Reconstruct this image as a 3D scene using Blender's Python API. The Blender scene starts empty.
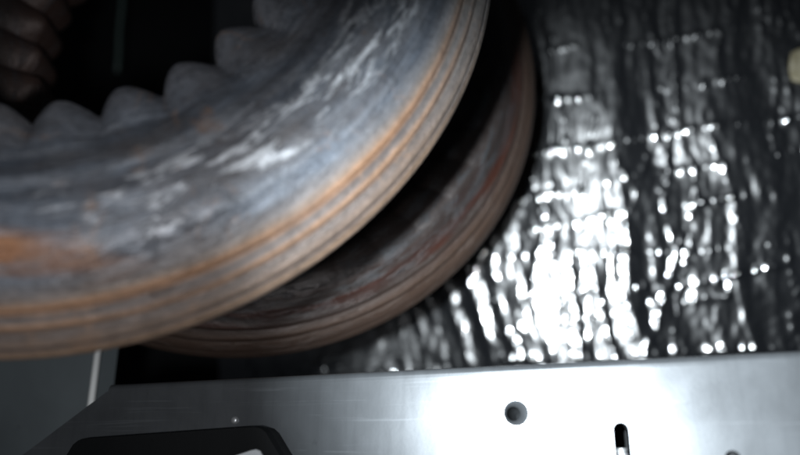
import bpy, bmesh, math, random
from mathutils import Vector, Matrix, noise

random.seed(7)
scene = bpy.context.scene
col = scene.collection
R = math.radians
U = 0.4                       # metres per layout unit
PITCH = R(18.0)
CAM = Vector((0, 0, 0.10))
FPX = 720.0                   # focal length in photo pixels (800 wide)

# ------------------------------------------------------------------ camera
cd = bpy.data.cameras.new('camera')
cam = bpy.data.objects.new('camera', cd)
col.objects.link(cam)
cam.location = CAM
cam.rotation_euler = (R(90) + PITCH, 0, 0)
cd.sensor_width = 36.0
cd.lens = 36.0 * FPX / 800.0
cd.clip_start = 0.005
cd.clip_end = 50
cd.dof.use_dof = True
cd.dof.focus_distance = 0.435
cd.dof.aperture_fstop = 2.5
scene.camera = cam

# ------------------------------------------------------------------ world and lamps
w = bpy.data.worlds.new('World')
scene.world = w
w.use_nodes = True
bg = w.node_tree.nodes['Background']
bg.inputs[0].default_value = (0.75, 0.85, 1.0, 1)
bg.inputs[1].default_value = 0.020

FWD = Vector((0, math.cos(PITCH), math.sin(PITCH)))
UPV = Vector((0, -math.sin(PITCH), math.cos(PITCH)))
RGT = Vector((1, 0, 0))

def ray(px, py):
    return (RGT * ((px - 400) / FPX) - UPV * ((py - 227.5) / FPX) + FWD).normalized()

def lamp(name, kind, loc, aim, watts, radius, color, size=None, blend=1.0):
    ld = bpy.data.lights.new(name, kind)
    ld.energy = watts
    ld.color = color
    ld.shadow_soft_size = radius
    if kind == 'SPOT':
        ld.spot_size = size
        ld.spot_blend = blend
    o = bpy.data.objects.new(name, ld)
    col.objects.link(o)
    o.location = loc
    if aim is not None:
        o.rotation_euler = (Vector(aim) - Vector(loc)).to_track_quat('-Z', 'Y').to_euler()
    return o

L1 = CAM + Vector((-0.060, 0.0, 0.022))
lamp('inspection_lamp', 'SPOT', L1, CAM + ray(635, 325) * 0.6, 54.0, 0.009, (0.87, 0.95, 1.0), R(57), 1.0)
L2 = CAM + Vector((-0.055, 0.0, -0.025))
lamp('added_ring_fill', 'SPOT', L2, CAM + ray(130, 240) * 0.42, 5.2, 0.012, (0.95, 0.97, 1.0), R(62), 1.0)  # added fill light to brighten the worn ring from the left

vs = scene.view_settings
vs.view_transform = 'Standard'
vs.look = 'None'
vs.exposure = 0.0
vs.gamma = 1.0
vs.use_curve_mapping = False
scene.render.engine = 'CYCLES'

# ------------------------------------------------------------------ helpers
def on_plane(px, py, az, dist):
    """photo pixel -> point on an upright plane that faces azimuth az at dist units"""
    n = Vector((math.sin(az), math.cos(az), 0))
    d = ray(px, py)
    return CAM + d * (dist * U / d.dot(n))

def obj(name, me, mat=None, parent=None, smooth=False):
    if isinstance(me, bmesh.types.BMesh):
        m = bpy.data.meshes.new(name)
        me.to_mesh(m)
        me.free()
        me = m
    if smooth:
        me.shade_smooth()
    o = bpy.data.objects.new(name, me)
    if mat:
        me.materials.append(mat)
    col.objects.link(o)
    if parent:
        o.parent = parent
    return o

def tag(o, label=None, cat=None, group=None, kind=None):
    if label: o['label'] = label
    if cat: o['category'] = cat
    if group: o['group'] = group
    if kind: o['kind'] = kind
    return o

def empty(name, loc, rz=0.0):
    o = bpy.data.objects.new(name, None)
    o.empty_display_size = 0.02
    col.objects.link(o)
    o.location = loc
    o.rotation_euler = (0, 0, rz)
    return o

class NT:
    """tiny node-tree writer"""
    def __init__(self, name):
        self.mat = bpy.data.materials.new(name)
        self.mat.use_nodes = True
        self.t = self.mat.node_tree
        self.n = self.t.nodes
        self.bsdf = self.n['Principled BSDF']
    def node(self, typ, **kw):
        nd = self.n.new(typ)
        for k, v in kw.items():
            setattr(nd, k, v)
        return nd
    def link(self, a, b):
        self.t.links.new(a, b)
    def setv(self, sock, v):
        if isinstance(v, bpy.types.NodeSocket):
            self.link(v, sock)
        else:
            sock.default_value = v
    def math(self, op, a, b=0.0, c=0.0, clamp=False):
        nd = self.node('ShaderNodeMath', operation=op, use_clamp=clamp)
        for i, v in enumerate((a, b, c)):
            self.setv(nd.inputs[i], v)
        return nd.outputs[0]
    def comb(self, x, y, z):
        nd = self.node('ShaderNodeCombineXYZ')
        for i, v in enumerate((x, y, z)):
            self.setv(nd.inputs[i], v)
        return nd.outputs[0]
    def noise(self, vec, scale=1.0, detail=4.0, rough=0.6, dist=0.0):
        nd = self.node('ShaderNodeTexNoise')
        self.link(vec, nd.inputs['Vector'])
        nd.inputs['Scale'].default_value = scale
        nd.inputs['Detail'].default_value = detail
        nd.inputs['Roughness'].default_value = rough
        nd.inputs['Distortion'].default_value = dist
        return nd.outputs['Fac']
    def ramp(self, fac, stops, interp='LINEAR'):
        nd = self.node('ShaderNodeValToRGB')
        nd.color_ramp.interpolation = interp
        e = nd.color_ramp.elements
        while len(e) < len(stops):
            e.new(0.5)
        for el, (p, c) in zip(e, stops):
            el.position = p
            el.color = (c, c, c, 1) if isinstance(c, (int, float)) else (*c, 1)
        self.link(fac, nd.inputs[0])
        return nd.outputs['Color']
    def mix(self, fac, a, b, blend='MIX'):
        nd = self.node('ShaderNodeMix', data_type='RGBA', blend_type=blend)
        self.setv(nd.inputs[0], fac)
        for i, v in ((6, a), (7, b)):
            if isinstance(v, tuple) and len(v) == 3:
                v = (*v, 1)
            self.setv(nd.inputs[i], v)
        return nd.outputs[2]
    def bump(self, h, strength=0.5, dist=0.002):
        nd = self.node('ShaderNodeBump')
        nd.inputs['Strength'].default_value = strength
        nd.inputs['Distance'].default_value = dist
        self.link(h, nd.inputs['Height'])
        self.link(nd.outputs[0], self.bsdf.inputs['Normal'])
    def p(self, **kw):
        for k, v in kw.items():
            s = self.bsdf.inputs[k.replace('_', ' ')]
            if isinstance(v, tuple) and len(v) == 3:
                v = (*v, 1)
            self.setv(s, v)
        return self

# ------------------------------------------------------------------ materials
def ring_material(name, patch=None, dull=0.0, dark=False):
    m = NT(name)
    uv = m.node('ShaderNodeUVMap', uv_map='ring')
    sep = m.node('ShaderNodeSeparateXYZ')
    m.link(uv.outputs[0], sep.inputs[0])
    th, s = sep.outputs[0], sep.outputs[1]          # metres round the ring, metres across the section
    oc = m.node('ShaderNodeTexCoord').outputs['Object']
    streak = m.noise(m.comb(m.math('MULTIPLY', th, 7.0), m.math('MULTIPLY', s, 80.0), 0.0), 1.0, 8, 0.66, 0.45)
    streak2 = m.noise(m.comb(m.math('MULTIPLY', th, 34.0), m.math('MULTIPLY', s, 120.0), 3.7), 1.0, 7, 0.72, 0.5)
    blotch = m.noise(m.comb(m.math('MULTIPLY', th, 11.0), m.math('MULTIPLY', s, 34.0), 8.0), 1.0, 7, 0.66, 0.3)
    fine = m.noise(oc, 260.0, 4, 0.7)
    # steel, blue grey, streaked round the ring
    steel = m.ramp(streak, [(0.34, (0.026, 0.030, 0.038)), (0.46, (0.058, 0.067, 0.083)),
                            (0.57, (0.105, 0.119, 0.142)), (0.70, (0.21, 0.229, 0.258))])
    steel = m.mix(m.ramp(blotch, [(0.42, 0.0), (0.66, 0.7)]), steel, (0.085, 0.076, 0.074), 'MIX')
    # section position: 0 bore .. 1 outer edge stored in a second map
    uv2 = m.node('ShaderNodeUVMap', uv_map='section')
    sp2 = m.node('ShaderNodeSeparateXYZ')
    m.link(uv2.outputs[0], sp2.inputs[0])
    q = sp2.outputs[0]
    qn = m.math('ADD', q, m.math('MULTIPLY', m.math('SUBTRACT', blotch, 0.5), 0.09))
    # toothed zone: brown grey scale
    tooth = m.ramp(qn, [(0.04, 1.0), (0.20, 0.0)])
    tcol = m.mix(m.ramp(fine, [(0.35, 0.0), (0.7, 1.0)]), (0.088, 0.086, 0.092), (0.125, 0.124, 0.132))
    c = m.mix(m.math('MULTIPLY', tooth, 0.5), steel, tcol)
    # rim: rust in stripes
    rimz = m.math('MULTIPLY', m.ramp(qn, [(0.74, 0.0), (0.82, 1.0)]), m.ramp(th, [(0.0, 1.0), (1.0, 1.0)]))
    sepo = m.node('ShaderNodeSeparateXYZ')
    m.link(oc, sepo.inputs[0])
    clean = m.ramp(m.math('ADD', sepo.outputs[2], m.math('MULTIPLY', blotch, 0.08)), [(0.15, 0.0), (0.25, 0.97)])   # rust thins out higher up the ring
    st = m.math('ADD', m.math('MULTIPLY', q, 1.0), m.math('MULTIPLY', m.math('SUBTRACT', streak, 0.5), 0.035))
    rcol = m.ramp(st, [(0.79, (0.13, 0.122, 0.12)), (0.825, (0.16, 0.115, 0.085)), (0.840, (0.30, 0.155, 0.075)), (0.853, (0.24, 0.125, 0.065)),
                       (0.864, (0.030, 0.025, 0.024)), (0.886, (0.085, 0.070, 0.063)), (0.902, (0.27, 0.148, 0.078)), (0.911, (0.21, 0.120, 0.070)),
                       (0.922, (0.045, 0.036, 0.032)), (0.942, (0.10, 0.078, 0.066)), (0.963, (0.155, 0.105, 0.074)),
                       (0.974, (0.060, 0.046, 0.040)), (0.990, (0.27, 0.168, 0.10)), (1.0, (0.20, 0.135, 0.095))])
    rcol = m.mix(m.ramp(streak, [(0.36, 0.5), (0.50, 0.0)]), rcol, (0.10, 0.085, 0.080))
    low_ = m.ramp(sepo.outputs[2], [(0.03, 0.15), (0.20, 0.0)])            # thicker rust low on the rim
    rcol = m.mix(low_, rcol, m.mix(streak2, (0.085, 0.050, 0.030), (0.22, 0.118, 0.060)))
    rcol = m.mix(clean, rcol, m.mix(m.ramp(streak2, [(0.35, 0.0), (0.65, 1.0)]), (0.075, 0.072, 0.072), (0.15, 0.138, 0.128)))
    rcol = m.mix(0.15, rcol, (0.080, 0.072, 0.070))
    c = m.mix(m.math('MULTIPLY', rimz, 0.92), c, rcol)
    # bright worn streaks on the crown of the section
    crown = m.ramp(qn, [(0.36, 0.0), (0.48, 1.0), (0.62, 1.0), (0.70, 0.0)])
    chip = m.math('MULTIPLY', m.ramp(streak2, [(0.50, 0.0), (0.60, 1.0)]), m.ramp(blotch, [(0.40, 0.15), (0.52, 1.0)]))
    c = m.mix(m.math('MULTIPLY', m.math('MULTIPLY', chip, crown), 0.85), c, (0.55, 0.57, 0.60))
    # pitting and grime
    pit = m.noise(oc, 95.0, 5, 0.75, 0.3)
    c = m.mix(1.0, c, m.ramp(pit, [(0.30, 0.70), (0.50, 1.0), (0.72, 1.15)]), 'MULTIPLY')
    c = m.mix(0.5, c, m.ramp(fine, [(0.30, 0.60), (0.70, 1.30)]), 'MULTIPLY')
    # loose rust freckles
    fr = m.ramp(m.noise(oc, 34.0, 6, 0.75, 0.6), [(0.57, 0.0), (0.72, 0.6)])
    c = m.mix(fr, c, (0.20, 0.115, 0.066))
    if patch is not None:
        vsub = m.node('ShaderNodeVectorMath', operation='SUBTRACT')
        m.link(oc, vsub.inputs[0]); vsub.inputs[1].default_value = patch
        sc = m.node('ShaderNodeVectorMath', operation='MULTIPLY')
        m.link(vsub.outputs[0], sc.inputs[0]); sc.inputs[1].default_value = (1 / 0.070, 1 / 0.06, 1 / 0.0120)
        ln = m.node('ShaderNodeVectorMath', operation='LENGTH')
        m.link(sc.outputs[0], ln.inputs[0])
        dd = m.math('ADD', ln.outputs['Value'], m.math('MULTIPLY', m.math('SUBTRACT', streak, 0.5), 1.6))
        pm = m.ramp(dd, [(0.45, 0.9), (1.15, 0.0)])
        pc = m.ramp(streak2, [(0.36, (0.045, 0.028, 0.018)), (0.5, (0.185, 0.074, 0.024)), (0.66, (0.24, 0.11, 0.045))])
        c = m.mix(pm, c, pc)
    if dark:      # darkens most of the section
        sc_ = m.ramp(qn, [(0.08, 0.0), (0.22, 1.0), (0.72, 1.0), (0.86, 0.45)])
        sc_ = m.math('MULTIPLY', sc_, m.ramp(blotch, [(0.30, 0.75), (0.55, 0.97)]))
        c = m.mix(sc_, c, (0.034, 0.037, 0.040))
        c = m.mix(m.ramp(q, [(0.10, 0.9), (0.25, 0.0)]), c, (0.13, 0.080, 0.066))
        c = m.mix(m.ramp(qn, [(0.70, 0.35), (0.84, 0.85)]), c, (0.105, 0.062, 0.040))
        c = m.mix(m.math('MULTIPLY', m.ramp(streak, [(0.47, 0.0), (0.60, 0.7)]), m.ramp(q, [(0.52, 0.0), (0.66, 1.0), (0.76, 1.0), (0.82, 0.0)])), c, (0.10, 0.028, 0.014))
        c = m.mix(m.math('MULTIPLY', m.ramp(streak2, [(0.50, 0.0), (0.66, 0.6)]), m.ramp(q, [(0.60, 1.0), (0.75, 0.0)])), c, (0.10, 0.13, 0.15))  # bluish reflection on the inner face, painted as streaks
    if dark:
        c = m.mix(1.0, c, (0.42, 0.40, 0.41), 'MULTIPLY')
    rough = m.math('ADD', m.math('MULTIPLY', m.math('SUBTRACT', 0.62, streak), 0.55), 0.42 + dull, clamp=True)
    rough = m.math('ADD', rough, m.math('MULTIPLY', rimz, 0.12), clamp=True)
    m.p(Base_Color=c, Roughness=rough, Metallic=0.25)
    h = m.math('ADD', m.math('MULTIPLY', streak, 0.7), m.math('ADD', m.math('MULTIPLY', blotch, 0.6), m.math('MULTIPLY', fine, 0.22)))
    h = m.math('ADD', h, m.math('MULTIPLY', chip, 0.25))
    m.bump(h, 0.6, 0.0032)
    return m.mat

def plastic_film():
    m = NT('black_plastic_film')
    oc = m.node('ShaderNodeTexCoord').outputs['Object']
    n1 = m.noise(oc, 90.0, 4, 0.6)
    n2 = m.noise(oc, 9.0, 3, 0.6)
    m.p(Base_Color=(0.005, 0.0055, 0.0065), Specular_IOR_Level=1.0, Coat_Weight=1.0, Coat_IOR=2.0, Coat_Roughness=0.07)
    m.p(Roughness=m.math('ADD', m.math('MULTIPLY', n2, 0.08), 0.25), Anisotropic=0.70, Anisotropic_Rotation=0.25)
    tg = m.node('ShaderNodeTangent', direction_type='RADIAL', axis='Z')
    m.link(tg.outputs[0], m.bsdf.inputs['Tangent'])
    m.bump(n1, 0.12, 0.0012)
    return m.mat

def painted_sheet(name, base, rough, metallic, spec=0.5, grain=0.5, mottling=0.25, wear=0.0):
    m = NT(name)
    oc = m.node('ShaderNodeTexCoord').outputs['Object']
    a = m.noise(oc, 11.0, 5, 0.6, 0.3)
    b = m.noise(oc, 420.0, 3, 0.6)
    dark = tuple(x * (1 - mottling) for x in base)
    c = m.mix(m.ramp(a, [(0.35, 0.0), (0.65, 1.0)]), dark, base)
    sp = m.ramp(m.noise(oc, 130.0, 3, 0.7), [(0.66, 0.0), (0.76, 0.5)])
    c = m.mix(sp, c, tuple(x * 0.45 for x in base))
    if wear:
        so = m.node('ShaderNodeSeparateXYZ')
        m.link(oc, so.inputs[0])
        k1 = m.noise(m.comb(m.math('MULTIPLY', m.math('ADD', so.outputs[0], m.math('MULTIPLY', so.outputs[2], 0.35)), 9.0), m.math('MULTIPLY', so.outputs[2], 330.0), 0.0), 1.0, 4, 0.6, 0.6)
        k2 = m.noise(m.comb(m.math('MULTIPLY', so.outputs[0], 120.0), m.math('MULTIPLY', so.outputs[2], 12.0), 4.0), 1.0, 5, 0.6, 0.8)
        scr = m.math('MULTIPLY', m.ramp(k1, [(0.60, 0.0), (0.66, 1.0)]), wear)
        grime = m.math('MULTIPLY', m.ramp(k2, [(0.48, 0.0), (0.72, 1.0)]), wear)
        c = m.mix(m.math('MULTIPLY', grime, 0.6), c, tuple(x * 0.4 for x in base))
        c = m.mix(m.math('MULTIPLY', scr, 0.5), c, tuple(min(1.0, x * 1.9) for x in base))
    m.p(Base_Color=c, Metallic=metallic, Specular_IOR_Level=spec)
    m.p(Roughness=m.math('ADD', m.math('MULTIPLY', a, 0.07), rough - 0.035))
    m.bump(b, 0.25 * grain, 0.0006)
    return m.mat

M_RING1 = None
M_FILM = plastic_film()
M_PLATE = painted_sheet('pale_grey_sheet_metal', (0.125, 0.133, 0.142), 0.28, 0.6, 0.5, 0.12, 0.35, 0.4)
M_PANEL = painted_sheet('dull_grey_panel', (0.085, 0.102, 0.110), 0.6, 0.0)
M_POST = painted_sheet('white_edge_light', (0.80, 0.83, 0.82), 0.35, 0.0)  # white in place of light on the post's edge, not assigned
M_BLACK = painted_sheet('black_plastic', (0.005, 0.0055, 0.006), 0.6, 0.0, 0.15)
M_VOID = painted_sheet('matt_black_void', (0.012, 0.013, 0.014), 0.85, 0.0, 0.1)  # black standing in for darkness behind the rings and inside the holes
M_PALE = painted_sheet('pale_lid_plastic', (0.50, 0.52, 0.54), 0.4, 0.0, 0.5, 0.4, 0.1)
M_STEEL = painted_sheet('dull_zinc_screw', (0.40, 0.41, 0.42), 0.4, 0.7)
M_HOLE_SHADE = painted_sheet('hole_shade_black', (0.022, 0.023, 0.025), 0.7, 0.0, 0.2)  # near-black in place of the shade inside the small hole
M_EDGE_GLINT = painted_sheet('edge_glint_white', (0.86, 0.88, 0.87), 0.45, 0.0, 0.5, 0.3, 0.1)  # near-white stands in for light caught on the metal edge
M_CREAM = painted_sheet('cream_tape', (0.20, 0.175, 0.11), 0.55, 0.0)
M_CABLE = painted_sheet('green_grey_cable', (0.11, 0.16, 0.145), 0.5, 0.0)

# ------------------------------------------------------------------ setting: black sheet standing in for the unlit void at the back
bm = bmesh.new()
bmesh.ops.create_grid(bm, x_segments=8, y_segments=8, size=0.5)
bmesh.ops.scale(bm, vec=(2.6, 1.9, 1), verts=bm.verts)
dark_backdrop = obj('dark_backdrop', bm, M_VOID)
dark_backdrop.rotation_euler = (R(90), 0, 0)
dark_backdrop.location = (0.0, 0.98, 0.42)
tag(dark_backdrop, kind='structure')

# ------------------------------------------------------------------ the toothed steel rings
def smooth_profile(pts, per):
    """Catmull-Rom through the section points"""
    out = []
    n = len(pts)
    for i in range(n):
        p0, p1, p2, p3 = (Vector(pts[(i + k - 1) % n]) for k in range(4))
        for j in range(per):
            t = j / per
            out.append(0.5 * ((2 * p1) + (-p0 + p2) * t + (2 * p0 - 5 * p1 + 4 * p2 - p3) * t * t + (-p0 + 3 * p1 - 3 * p2 + p3) * t ** 3))
    return out

# (radius, height towards the viewer) in layout units, from the bore over the front to the rim and round the back
FRONT = [(0.345, -0.045), (0.336, 0.000), (0.337, 0.040), (0.346, 0.055), (0.378, 0.068), (0.425, 0.090), (0.460, 0.100),
         (0.492, 0.099), (0.520, 0.090), (0.548, 0.074), (0.561, 0.0655), (0.564, 0.0585), (0.569, 0.0555),
         (0.5785, 0.050), (0.5815, 0.0425), (0.5865, 0.039), (0.5955, 0.030), (0.598, 0.0235), (0.601, 0.0195), (0.605, 0.006),
         (0.600, -0.012), (0.576, -0.038)]
BACK = [(0.530, -0.058), (0.470, -0.066), (0.400, -0.060)]

def toothed_ring(name, label, center, yaw, n_teeth, phase, rbore, mat_args, seed):
    r_out = 0.606
    k = (r_out - rbore) / (r_out - 0.336)
    pts = [(r_out - (r_out - r) * (k if r < 0.54 else 1.0) if r >= 0.54 else
            r_out - 0.066 - (0.54 - r) * ((r_out - 0.066 - rbore) / (0.54 - 0.336)), z) for r, z in FRONT + BACK]
    prof = smooth_profile(pts, 4)
    nf = len(FRONT) * 4
    NP = len(prof)
    NT_ = n_teeth * 22
    z0 = r_out * U
    root = empty(name, (center[0], center[1], center[2] - z0), yaw)
    tag(root, label, 'ring', 'toothed steel rings')
    # arc length across the section
    arc = [0.0]
    for i in range(1, NP + 1):
        arc.append(arc[-1] + (prof[i % NP] - prof[i - 1]).length * U)
    q = []
    for i in range(NP):
        q.append(i / nf if i < nf else 1.0 - 0.5 * (i - nf) / (NP - nf))
    # let the section measure follow radius on the front so that stripes sit where the steps are
    rmin = min(p[0] for p in prof)
    for i in range(nf):
        q[i] = max(0.0, (prof[i][0] - rmin) / (r_out - rmin)) if prof[i][1] > 0 or prof[i][0] > 0.5 else 0.0
    verts, vals = [], []
    th0 = R(120)
    for it in range(NT_):
        th = th0 + 2 * math.pi * it / NT_
        ct, sn = math.cos(th), math.sin(th)
        x = (th * n_teeth / (2 * math.pi) + phase) % 1.0
        xs = x ** 0.84                                                   # steep on one flank, easy on the other
        lobe = (0.5 - 0.5 * math.cos(2 * math.pi * xs)) ** 0.48
        tid = math.floor(th * n_teeth / (2 * math.pi) + phase)
        size = 1.0 + 0.18 * noise.noise(Vector((tid * 1.7, seed, 0.3)))
        for ip in range(NP):
            r, z = prof[ip]
            wgt = max(0.0, min(1.0, 1.0 - (r - rmin) / 0.060))
            wgt = wgt * wgt * (3 - 2 * wgt)
            rr = r - wgt * (0.025 * size * lobe - 0.008)
            wz = max(0.0, min(1.0, 1.0 - (r - rmin) / 0.120)) ** 1.5
            zz = z + wz * 0.016 * (lobe - 0.6) * (1 if z > 0.02 else 0)
            # forged unevenness, long round the ring
            pn = Vector((ct * 2.2 + seed, sn * 2.2, r * 9.0))
            e = noise.fractal(pn, 1.0, 2.0, 4) * 0.0035
            e2 = noise.fractal(Vector((ct * 5 + seed, sn * 5, r * 34.0)), 1.0, 2.0, 4) * 0.0028
            if r > 0.54:
                e *= 0.45; e2 *= 0.35
            zz += e + e2
            rr += 0.3 * e
            verts.append((rr * ct * U, -zz * U, rr * sn * U + z0))
            vals.append((th * 0.5 * U, arc[ip], q[ip]))
    def vid(it, ip):
        return (it % NT_) * NP + ip % NP
    me = bpy.data.meshes.new('full')
    faces = [(vid(i, j), vid(i, j + 1), vid(i + 1, j + 1), vid(i + 1, j)) for i in range(NT_) for j in range(NP)]
    me.from_pydata(verts, [], faces)
    me.update()
    nrm = [Vector(v.normal) for v in me.vertices]
    # does the winding face outwards?
    c = me.polygons[(NT_ // 2) * NP + 24]
    flip = c.normal.y > 0
    bpy.data.meshes.remove(me)
    # share out faces: teeth, body, grooved rim
    tooth_hi = max(i for i in range(nf) if prof[i][0] < rmin + 0.052) + 1
    rim_lo = min(i for i in range(nf) if prof[i][0] > 0.540)
    tooth_lo = -2
    mat = ring_material(name + '_steel', *mat_args)
    def piece(pname, cells):
        ids, vv, ff, uvs, qs = {}, [], [], [], []
        for i, j in cells:
            f = []
            quad = ((i, j), (i, j + 1), (i + 1, j + 1), (i + 1, j))
            if flip:
                quad = quad[::-1]
            for a, b in quad:
                g = vid(a, b)
                if g not in ids:
                    ids[g] = len(vv); vv.append(g)
                f.append(ids[g])
                u = vals[g]
                th_ = (th0 + 2 * math.pi * a / NT_) * 0.5 * U
                uvs.append((th_, u[1] if b < NP else arc[NP])); qs.append((u[2], 0.0))
            ff.append(f)
        m = bpy.data.meshes.new(pname)
        m.from_pydata([verts[g] for g in vv], [], ff)
        l1 = m.uv_layers.new(name='ring'); l2 = m.uv_layers.new(name='section')
        l1.data.foreach_set('uv', [c for p in uvs for c in p])
        l2.data.foreach_set('uv', [c for p in qs for c in p])
        m.shade_smooth()
        sgn = -1 if flip else 1
        m.normals_split_custom_set_from_vertices([tuple(nrm[g] * sgn) for g in vv])
        return obj(pname, m, mat, root)
    piece('body', [(i, j) for i in range(NT_) for j in list(range(tooth_hi, rim_lo)) + list(range(nf - 2, NP + tooth_lo))])
    piece('grooved_rim', [(i, j) for i in range(NT_) for j in range(rim_lo, nf - 2)])
    # tooth sectors run valley to valley
    sect = {}
    for i in range(NT_):
        th = th0 + 2 * math.pi * (i + 0.5) / NT_
        sect.setdefault(math.floor(th * n_teeth / (2 * math.pi) + phase) % n_teeth, []).append(i)
    for kk in sorted(sect):
        piece('tooth', [(i, j % NP) if j >= 0 else (i, j + NP) for i in sect[kk] for j in range(tooth_lo, tooth_hi)])
    return root

def cam_pt(x, y, z):
    return CAM + (RGT * x - UPV * y + FWD * z) * U

YAW = math.atan2(0.097, 0.997)
ring1 = toothed_ring('toothed_ring', 'worn blue grey toothed steel ring with orange rusted rim, overlapping a darker ring',
                     cam_pt(-0.467, -0.425, 1.0), YAW, 27, 0.42, 0.322, ((0.000, -0.035, 0.041),), 1.3)
ring2 = toothed_ring('toothed_ring', 'darker rusty toothed steel ring standing between the worn ring and black plastic sheet',
                     cam_pt(-0.312, -0.336, 1.504), YAW, 38, 0.1, 0.415, (None, 0.0, True), 5.1)

# ------------------------------------------------------------------ crumpled black plastic sheet
def build_sheet():
    az = R(16.0)
    n = Vector((-math.sin(az), -math.cos(az), 0))
    tx = Vector((math.cos(az), -math.sin(az), 0))
    base = CAM + Vector((math.sin(az), math.cos(az), 0)) * (1.80 * U)
    lean = R(12.5)
    up = Vector((0, 0, 1)) * math.cos(lean) + n * math.sin(lean)
    NX, NZ = 520, 480
    W0, W1, H0, H1 = -0.42, 0.40, -0.12, 0.72
    creases = [(0.120, .9), (0.158, .8), (0.196, 1.0), (0.238, 1.0), (0.262, .9), (0.292, .8), (0.330, .9), (0.362, 1.0), (0.40, .8), (0.45, .8), (0.50, .7), (0.56, .8), (0.62, .8)]
    def crease_tilt(cz):
        return 0.16 * noise.noise(Vector((cz * 31.7, 2.2, 0.4))) + 0.03
    disp = []
    for j in range(NZ):
        v = H0 + (H1 - H0) * j / (NZ - 1)
        for i in range(NX):
            u = W0 + (W1 - W0) * i / (NX - 1)
            wob = noise.noise(Vector((u * 6, v * 5, 2.0))) * 0.012
            uu = u + wob + 0.018 * noise.noise(Vector((u * 3, v * 9, 7.0)))
            # hanging folds, long in height
            big = noise.noise(Vector((uu * 6, v * 2.0, 9.0)))
            f1 = noise.noise(Vector((uu * 20, v * 2.8, 0.0)))
            f2 = 1 - abs(noise.noise(Vector((uu * 34, v * 4.0, 4.0)))) * 2
            f3 = noise.noise(Vector((uu * 75, v * 11.0, 6.0)))
            f4 = noise.noise(Vector((uu * 150, v * 15.0, 1.5)))
            fv = noise.noise(Vector((u * 10, v * 24, 3.3)))
            d = 0.0044 * big + 0.0031 * f1 + 0.0013 * f2 + 0.0006 * f3 + 0.00024 * f4 + 0.0012 * fv - 0.14 * (u + 0.015) ** 2 - 0.10 * (v - 0.25) ** 2
            # crinkle
            d += 0.0006 * noise.fractal(Vector((u * 80, v * 42, 1.0)), 1.0, 2.0, 3)
            # cross creases with puckers
            for cz, a in creases:
                dz = (v - cz - 0.010 * noise.noise(Vector((u * 8, cz * 50, 3.0))) - crease_tilt(cz) * (u - 0.05))
                if abs(dz) < 0.012:
                    g = math.exp(-(dz / 0.0032) ** 2)
                    pk = max(0.0, 0.35 + noise.noise(Vector((u * 150, cz * 40, 5.0))))
                    pk *= max(0.0, 0.28 + 1.7 * noise.noise(Vector((u * 13, cz * 60, 8.0))))
                    d += a * g * 0.0022 * pk
            disp.append(d)
    # small puckers strung along sloping fold lines
    rnd = random.Random(11)
    dots = []
    for k in range(120):
        u, v = rnd.uniform(-0.12, 0.38), rnd.uniform(0.08, 0.66)
        du = rnd.uniform(-0.35, 0.25)
        for q_ in range(rnd.randint(4, 22)):
            v -= rnd.uniform(0.004, 0.011)
            u += du * 0.008 + rnd.uniform(-0.0018, 0.0018)
            dots.append((u, v, rnd.uniform(0.0016, 0.0032), rnd.uniform(0.12, 0.42)))
    # and along the cross creases, in runs with gaps
    for cz, a in creases[2:]:
        u = -0.12
        while u < 0.38:
            if rnd.random() < 0.6:
                u += rnd.uniform(0.02, 0.09)
            dots_run = rnd.randint(3, 12)
            for q_ in range(dots_run):
                u += rnd.uniform(0.0040, 0.0085)
                v = cz + 0.010 * noise.noise(Vector((u * 8, cz * 50, 3.0))) + crease_tilt(cz) * (u - 0.05) + rnd.uniform(-0.0012, 0.0012)
                dots.append((u, v, rnd.uniform(0.0014, 0.0030), rnd.uniform(0.15, 0.75) * (0.55 if cz < 0.3 else 1.0)))
    for u, v, sg, am in dots:
        am *= sg
        ci = (u - W0) / (W1 - W0) * (NX - 1); cj = (v - H0) / (H1 - H0) * (NZ - 1)
        for jj in range(int(cj) - 4, int(cj) + 6):
            for ii in range(int(ci) - 4, int(ci) + 6):
                if 0 <= ii < NX and 0 <= jj < NZ:
                    ddu = (ii - ci) * (W1 - W0) / NX; ddv = (jj - cj) * (H1 - H0) / NZ
                    disp[jj * NX + ii] += am * math.exp(-(ddu * ddu + ddv * ddv * 0.6) / (sg * sg))
    verts = [tuple(base + tx * (W0 + (W1 - W0) * i / (NX - 1)) + up * (H0 + (H1 - H0) * j / (NZ - 1) - 0.15) + Vector((0, 0, 0.05)) + n * disp[j * NX + i])
             for j in range(NZ) for i in range(NX)]
    faces = [(j * NX + i, j * NX + i + 1, (j + 1) * NX + i + 1, (j + 1) * NX + i) for j in range(NZ - 1) for i in range(NX - 1)]
    me = bpy.data.meshes.new('plastic_sheet')
    me.from_pydata(verts, [], faces)
    o = obj('plastic_sheet', me, M_FILM, smooth=True)
    tag(o, 'crumpled glossy black plastic sheet hanging behind the rings, glaring in the lamp light', 'plastic sheet')
    return base, tx, up, n
SB, STX, SUP, SN = build_sheet()

# ------------------------------------------------------------------ pale metal plate along the bottom
PAZ, PD = R(15.5), 1.0
PN = Vector((-math.sin(PAZ), -math.cos(PAZ), 0))
PTX = Vector((math.cos(PAZ), -math.sin(PAZ), 0))
P0 = on_plane(600, 400, PAZ, PD)
def pl(px, py):
    d = on_plane(px, py, PAZ, PD) - P0
    return (d.dot(PTX), d.z)

def loft(loops, close=True, cap0=False, cap1=False):
    bm = bmesh.new()
    rows = [[bm.verts.new(p) for p in lp] for lp in loops]
    n = len(rows[0])
    for a, b in zip(rows, rows[1:]):
        for i in range(n if close else n - 1):
            bm.faces.new((a[i], a[(i + 1) % n], b[(i + 1) % n], b[i]))
    if cap0: bm.faces.new(rows[0][::-1])
    if cap1: bm.faces.new(rows[-1])
    bmesh.ops.recalc_face_normals(bm, faces=bm.faces)
    return bm

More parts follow.
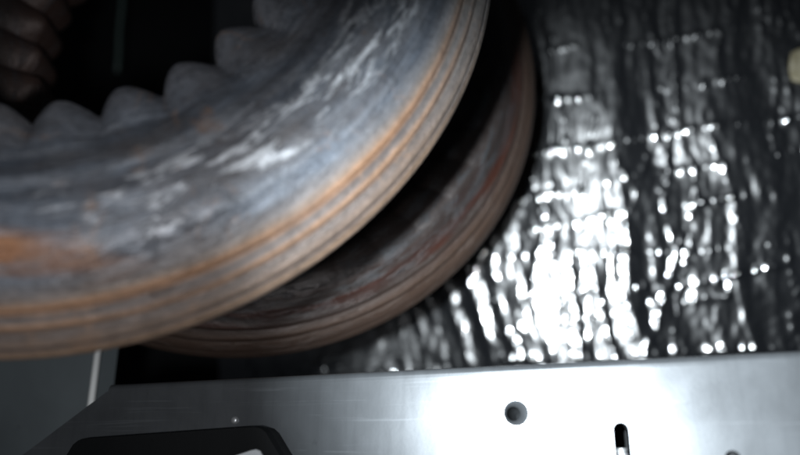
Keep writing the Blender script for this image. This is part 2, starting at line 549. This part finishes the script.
plate_root = empty('sheet_metal_plate', P0)
plate_root.rotation_euler = (0, 0, -PAZ)       # local x along the plate, local -y towards the viewer
tag(plate_root, 'pale grey sheet metal plate with holes, glaring white beneath the plastic sheet', 'metal plate')
TH = 0.0022
zl = pl(110, 384)
zr = pl(800, 350)
ztop = 0.5 * (zl[1] + zr[1])
xr = 0.42
hole_c = pl(516, 413); hole_r = 0.0052
slot_top = pl(621, 430); slot_w = 0.0040; slot_len = 0.030
hole3 = pl(733, 458); hole3_r = 0.0036
low = pl(600, 455)[1] - 0.05
xl_top = pl(108, 383)[0]
xl_bot = pl(20, 470)[0]
def edge_z(x):
    return -0.0046 + zl[1] + (zr[1] - zl[1]) * (x - zl[0]) / (zr[0] - zl[0])
outline = [(xl_top, edge_z(xl_top)), (xl_bot, pl(40, 455)[1]), (xl_bot, low), (xr, low), (xr, edge_z(xr))]
def circ(c, r, n=40):
    return [(c[0] + r * math.cos(2 * math.pi * i / n), c[1] + r * math.sin(2 * math.pi * i / n)) for i in range(n)]
def stadium(c, w_, ln, n=16):
    p = [(c[0] + w_ * math.cos(math.pi * i / n), c[1] + w_ * math.sin(math.pi * i / n)) for i in range(n + 1)]
    p += [(c[0] + w_ * math.cos(math.pi + math.pi * i / n), c[1] - ln + w_ * math.sin(math.pi + math.pi * i / n)) for i in range(n + 1)]
    return p
holes = [circ(hole_c, hole_r * 1.3), stadium(slot_top, slot_w, slot_len), circ(hole3, hole3_r)]

def holed_sheet(outl, hls, y0, y1):
    bm = bmesh.new()
    for y in (y0, y1):
        ed = []
        for lp in [outl] + hls:
            vsx = [bm.verts.new((x, y, z)) for x, z in lp]
            ed += [bm.edges.new((vsx[i], vsx[(i + 1) % len(vsx)])) for i in range(len(vsx))]
        bmesh.ops.triangle_fill(bm, use_beauty=True, use_dissolve=False, edges=ed)
    for lp in [outl] + hls:
        n = len(lp)
        a = [bm.verts.new((x, y0, z)) for x, z in lp]
        b = [bm.verts.new((x, y1, z)) for x, z in lp]
        for i in range(n):
            bm.faces.new((a[i], a[(i + 1) % n], b[(i + 1) % n], b[i]))
    bmesh.ops.remove_doubles(bm, verts=bm.verts, dist=1e-6)
    bmesh.ops.recalc_face_normals(bm, faces=bm.faces)
    return bm
obj('face_sheet', holed_sheet(outline, holes, 0.0, TH), M_PLATE, plate_root)
# folded lip along the top edge, running back
sec = [(-0.0002, -0.0004)] + [(0.0042 - 0.0044 * math.cos(a), 0.0004 + 0.0042 * math.sin(a)) for a in [i * math.pi / 16 for i in range(1, 9)]] + [(0.022, 0.0046), (0.022, 0.0024), (0.0045, 0.0024), (0.0024, 0.0006), (0.0024, -0.0004)]
obj('folded_lip', loft([[(x, y, edge_z(x) + z) for y, z in sec] for x in (xl_top + 0.001, xr)], True, True, True), M_PLATE, plate_root)
# countersink, and dark cups whose black stands in for shade in the holes
def lathe(prof, c, n=40):
    return loft([[(c[0] + r * math.cos(2 * math.pi * i / n), y, c[1] + r * math.sin(2 * math.pi * i / n)) for i in range(n)] for r, y in prof], True, False, True)
obj('countersink', loft([[(hole_c[0] + off + r * math.cos(2 * math.pi * i / 40), y, hole_c[1] + r * math.sin(2 * math.pi * i / 40)) for i in range(40)]
                         for r, y, off in ((hole_r * 1.298, 0.0001, 0.0), (hole_r * 1.15, 0.0008, -0.0001), (hole_r * 0.72, 0.0046, -0.0019), (hole_r * 0.71, 0.0056, -0.0019))]), M_PLATE, plate_root, True)
obj('hole_shade_cup', loft([[(hole_c[0] - 0.0019 + r * math.cos(2 * math.pi * i / 40), y, hole_c[1] + r * math.sin(2 * math.pi * i / 40)) for i in range(40)]
                         for r, y in ((hole_r * 0.715, 0.0050), (hole_r * 0.60, 0.040))], True, False, True), M_VOID, plate_root, True)
obj('hole_shade_cup', lathe([(hole3_r - 0.0001, 0.0006), (hole3_r * 0.9, 0.003), (hole3_r * 0.8, 0.010)], hole3), M_HOLE_SHADE, plate_root, True)
obj('slot_shade_cup', loft([[(x, y, z) for x, z in stadium(slot_top, slot_w * s_, slot_len)] for s_, y in ((0.98, 0.0006), (0.95, 0.006), (0.9, 0.045))], True, False, True), M_VOID, plate_root)  # black cup painted as the shade inside the slot
# a pale twisted stud inside the slot
lp = []
for i in range(26):
    z = slot_top[1] - slot_len - 0.002 + (slot_len - 0.007) * i / 25
    rr = slot_w * (0.66 + 0.10 * math.sin(i * 2.1))
    lp.append([(slot_top[0] - 0.0004 + rr * math.cos(2 * math.pi * t / 16) + 0.0004 * math.sin(i), 0.0035 + rr * math.sin(2 * math.pi * t / 16), z) for t in range(16)])
stud = obj('stud', loft(lp, True, True, True), M_STEEL, plate_root, True)
# small rivet
rv = pl(235, 420)
obj('rivet', lathe([(0.0024, 0.0002), (0.0023, -0.0008), (0.0017, -0.0016), (0.0008, -0.0019)], rv, 24), M_STEEL, plate_root, True)

# ------------------------------------------------------------------ black box with a pale lid in front of the plate
BD = 0.965
def bp(px, py):
    d = on_plane(px, py, PAZ, BD) - P0
    return (d.dot(PTX), d.z)
box_root = empty('junction_box', P0 + Vector((0, 0, 0)))
box_root.rotation_euler = (0, 0, -PAZ)
tag(box_root, 'black plastic box with chamfered corners and pale lid in front of metal plate', 'box')
yb = -(PD - BD) * U
o1 = [bp(62, 457), bp(70, 444), bp(75, 440), bp(84, 438), bp(245, 426.5), bp(258, 426), bp(264, 427.5), bp(269, 432), bp(284, 457), (bp(284, 457)[0] + 0.002, bp(284, 457)[1] - 0.05), (bp(62, 457)[0], bp(62, 457)[1] - 0.05)]
def inset(poly, d):
    cx = sum(p[0] for p in poly) / len(poly); cz = sum(p[1] for p in poly) / len(poly)
    return [(cx + (x - cx) * (1 - d), cz + (z - cz) * (1 - d)) for x, z in poly]
obj('housing', loft([[(x, y, z) for x, z in inset(o1, s_)] for s_, y in ((0.0, -0.0005), (0.0, yb + 0.003), (0.03, yb), (0.10, yb))], True, True, True), M_BLACK, box_root)
lid = [bp(228, 458), bp(252, 450), bp(257, 449), bp(261, 450.5), bp(267, 462), (bp(267, 462)[0], bp(267, 462)[1] - 0.03), (bp(216, 456)[0], bp(216, 456)[1] - 0.034)]
obj('lid', loft([[(x, y, z) for x, z in inset(lid, s_)] for s_, y in ((0.0, yb - 0.0001), (0.0, yb - 0.0015), (0.05, yb - 0.0022))], True, True, True), M_PALE, box_root)

# ------------------------------------------------------------------ left: panel and bright edged post
def prism(pts_xy, z0, z1, mat, name, loc, parent=None):
    bm = loft([[(x, y, z) for x, y in pts_xy] for z in (z0, z1)], True, True, True)
    bmesh.ops.bevel(bm, geom=bm.edges[:], offset=0.0006, segments=2, affect='EDGES')
    o = obj(name, bm, mat, parent)
    o.location = loc
    return o
pp = on_plane(88, 405, 0, 1.36)
pbot = on_plane(88, 470, 0, 1.36).z - 0.05
ptop = on_plane(88, 330, 0, 1.36).z
t = 0.0035
x92 = 0.0042
post = empty('angle_post', (pp.x, pp.y, pbot))
bead = [(0.0021 + 0.0024 * math.cos(2 * math.pi * i / 20), 0.0024 * math.sin(2 * math.pi * i / 20)) for i in range(20)]
obj('bead', loft([[(x, y, z) for x, y in bead] for z in (0, ptop - pbot)], True, True, True), M_EDGE_GLINT, post, True)  # edge highlight of the angle, put into a white bead
prism([(0.0050, 0.0), (0.0135, 0.010), (0.0120, 0.012), (0.0040, 0.003)], 0, ptop - pbot, M_PANEL, 'flange', (0, 0, 0), post)
tag(post, 'thin upright metal angle with a bright edge, seen under the worn ring', 'post')
pw = on_plane(-60, 405, 0, 1.38)
panel = prism([(pw.x, 0.0), (pp.x + 0.001, 0.0), (pp.x + 0.001, 0.004), (pw.x, 0.004)], 0, ptop - pbot, M_PANEL, 'side_panel', (0, pp.y + 0.009, pbot))
tag(panel, 'dull grey upright panel beside the bright edged metal angle', 'panel')

# thin upright cable seen through the bore of the worn ring
def tube(path, r, n=10):
    return loft([[(p[0] + r * math.cos(2 * math.pi * i / n), p[1] + r * math.sin(2 * math.pi * i / n), p[2]) for i in range(n)] for p in path], True, True, True)
a = on_plane(117, 72, 0, 2.1)
b = on_plane(124, -30, 0, 2.1)
cab = obj('hanging_cable', tube([a + (b - a) * (i / 12) + Vector((0.0006 * math.sin(i), 0, 0)) - a for i in range(13)], 0.0028), M_CABLE, None, True)
cab.location = a
tag(cab, 'thin green grey cable hanging straight down in the dark inside the worn ring', 'cable')

# scrap of cream tape on the sheet
org = SB + SUP * (-0.15) + Vector((0, 0, 0.05))
nn = STX.cross(SUP).normalized()
if nn.dot(SN) < 0:
    nn = -nn
rd = ray(802, 64)
c0 = CAM + rd * ((org - CAM).dot(nn) / rd.dot(nn))
tu, tv = (c0 - org).dot(STX), (c0 - org).dot(SUP)
c0 = c0 + SN * (0.007 - 0.14 * (tu + 0.015) ** 2 - 0.10 * (tv - 0.25) ** 2)      # lies on the sheet
bm = bmesh.new()
bmesh.ops.create_grid(bm, x_segments=8, y_segments=10, size=0.5)
for v in bm.verts:
    rr_ = max(abs(v.co.x), abs(v.co.y)); ln_ = math.hypot(v.co.x, v.co.y)
    if ln_ > 0:
        v.co *= (0.35 + 0.65 * rr_ / ln_)          # torn, rounded corners
    v.co = Vector((v.co.x * 0.020, 0.003 * noise.noise(Vector((v.co.x * 3, v.co.y * 3, 1))), v.co.y * 0.032))
geo = bmesh.ops.extrude_face_region(bm, geom=bm.faces[:])
bmesh.ops.translate(bm, vec=(0, 0.0012, 0), verts=[g for g in geo['geom'] if isinstance(g, bmesh.types.BMVert)])
bmesh.ops.recalc_face_normals(bm, faces=bm.faces)
tp = obj('tape_scrap', bm, M_CREAM, None, True)
tp.location = c0
tp.rotation_euler = (R(12), R(6), -R(16))
tag(tp, 'small crinkled scrap of cream tape on the black plastic sheet', 'tape')
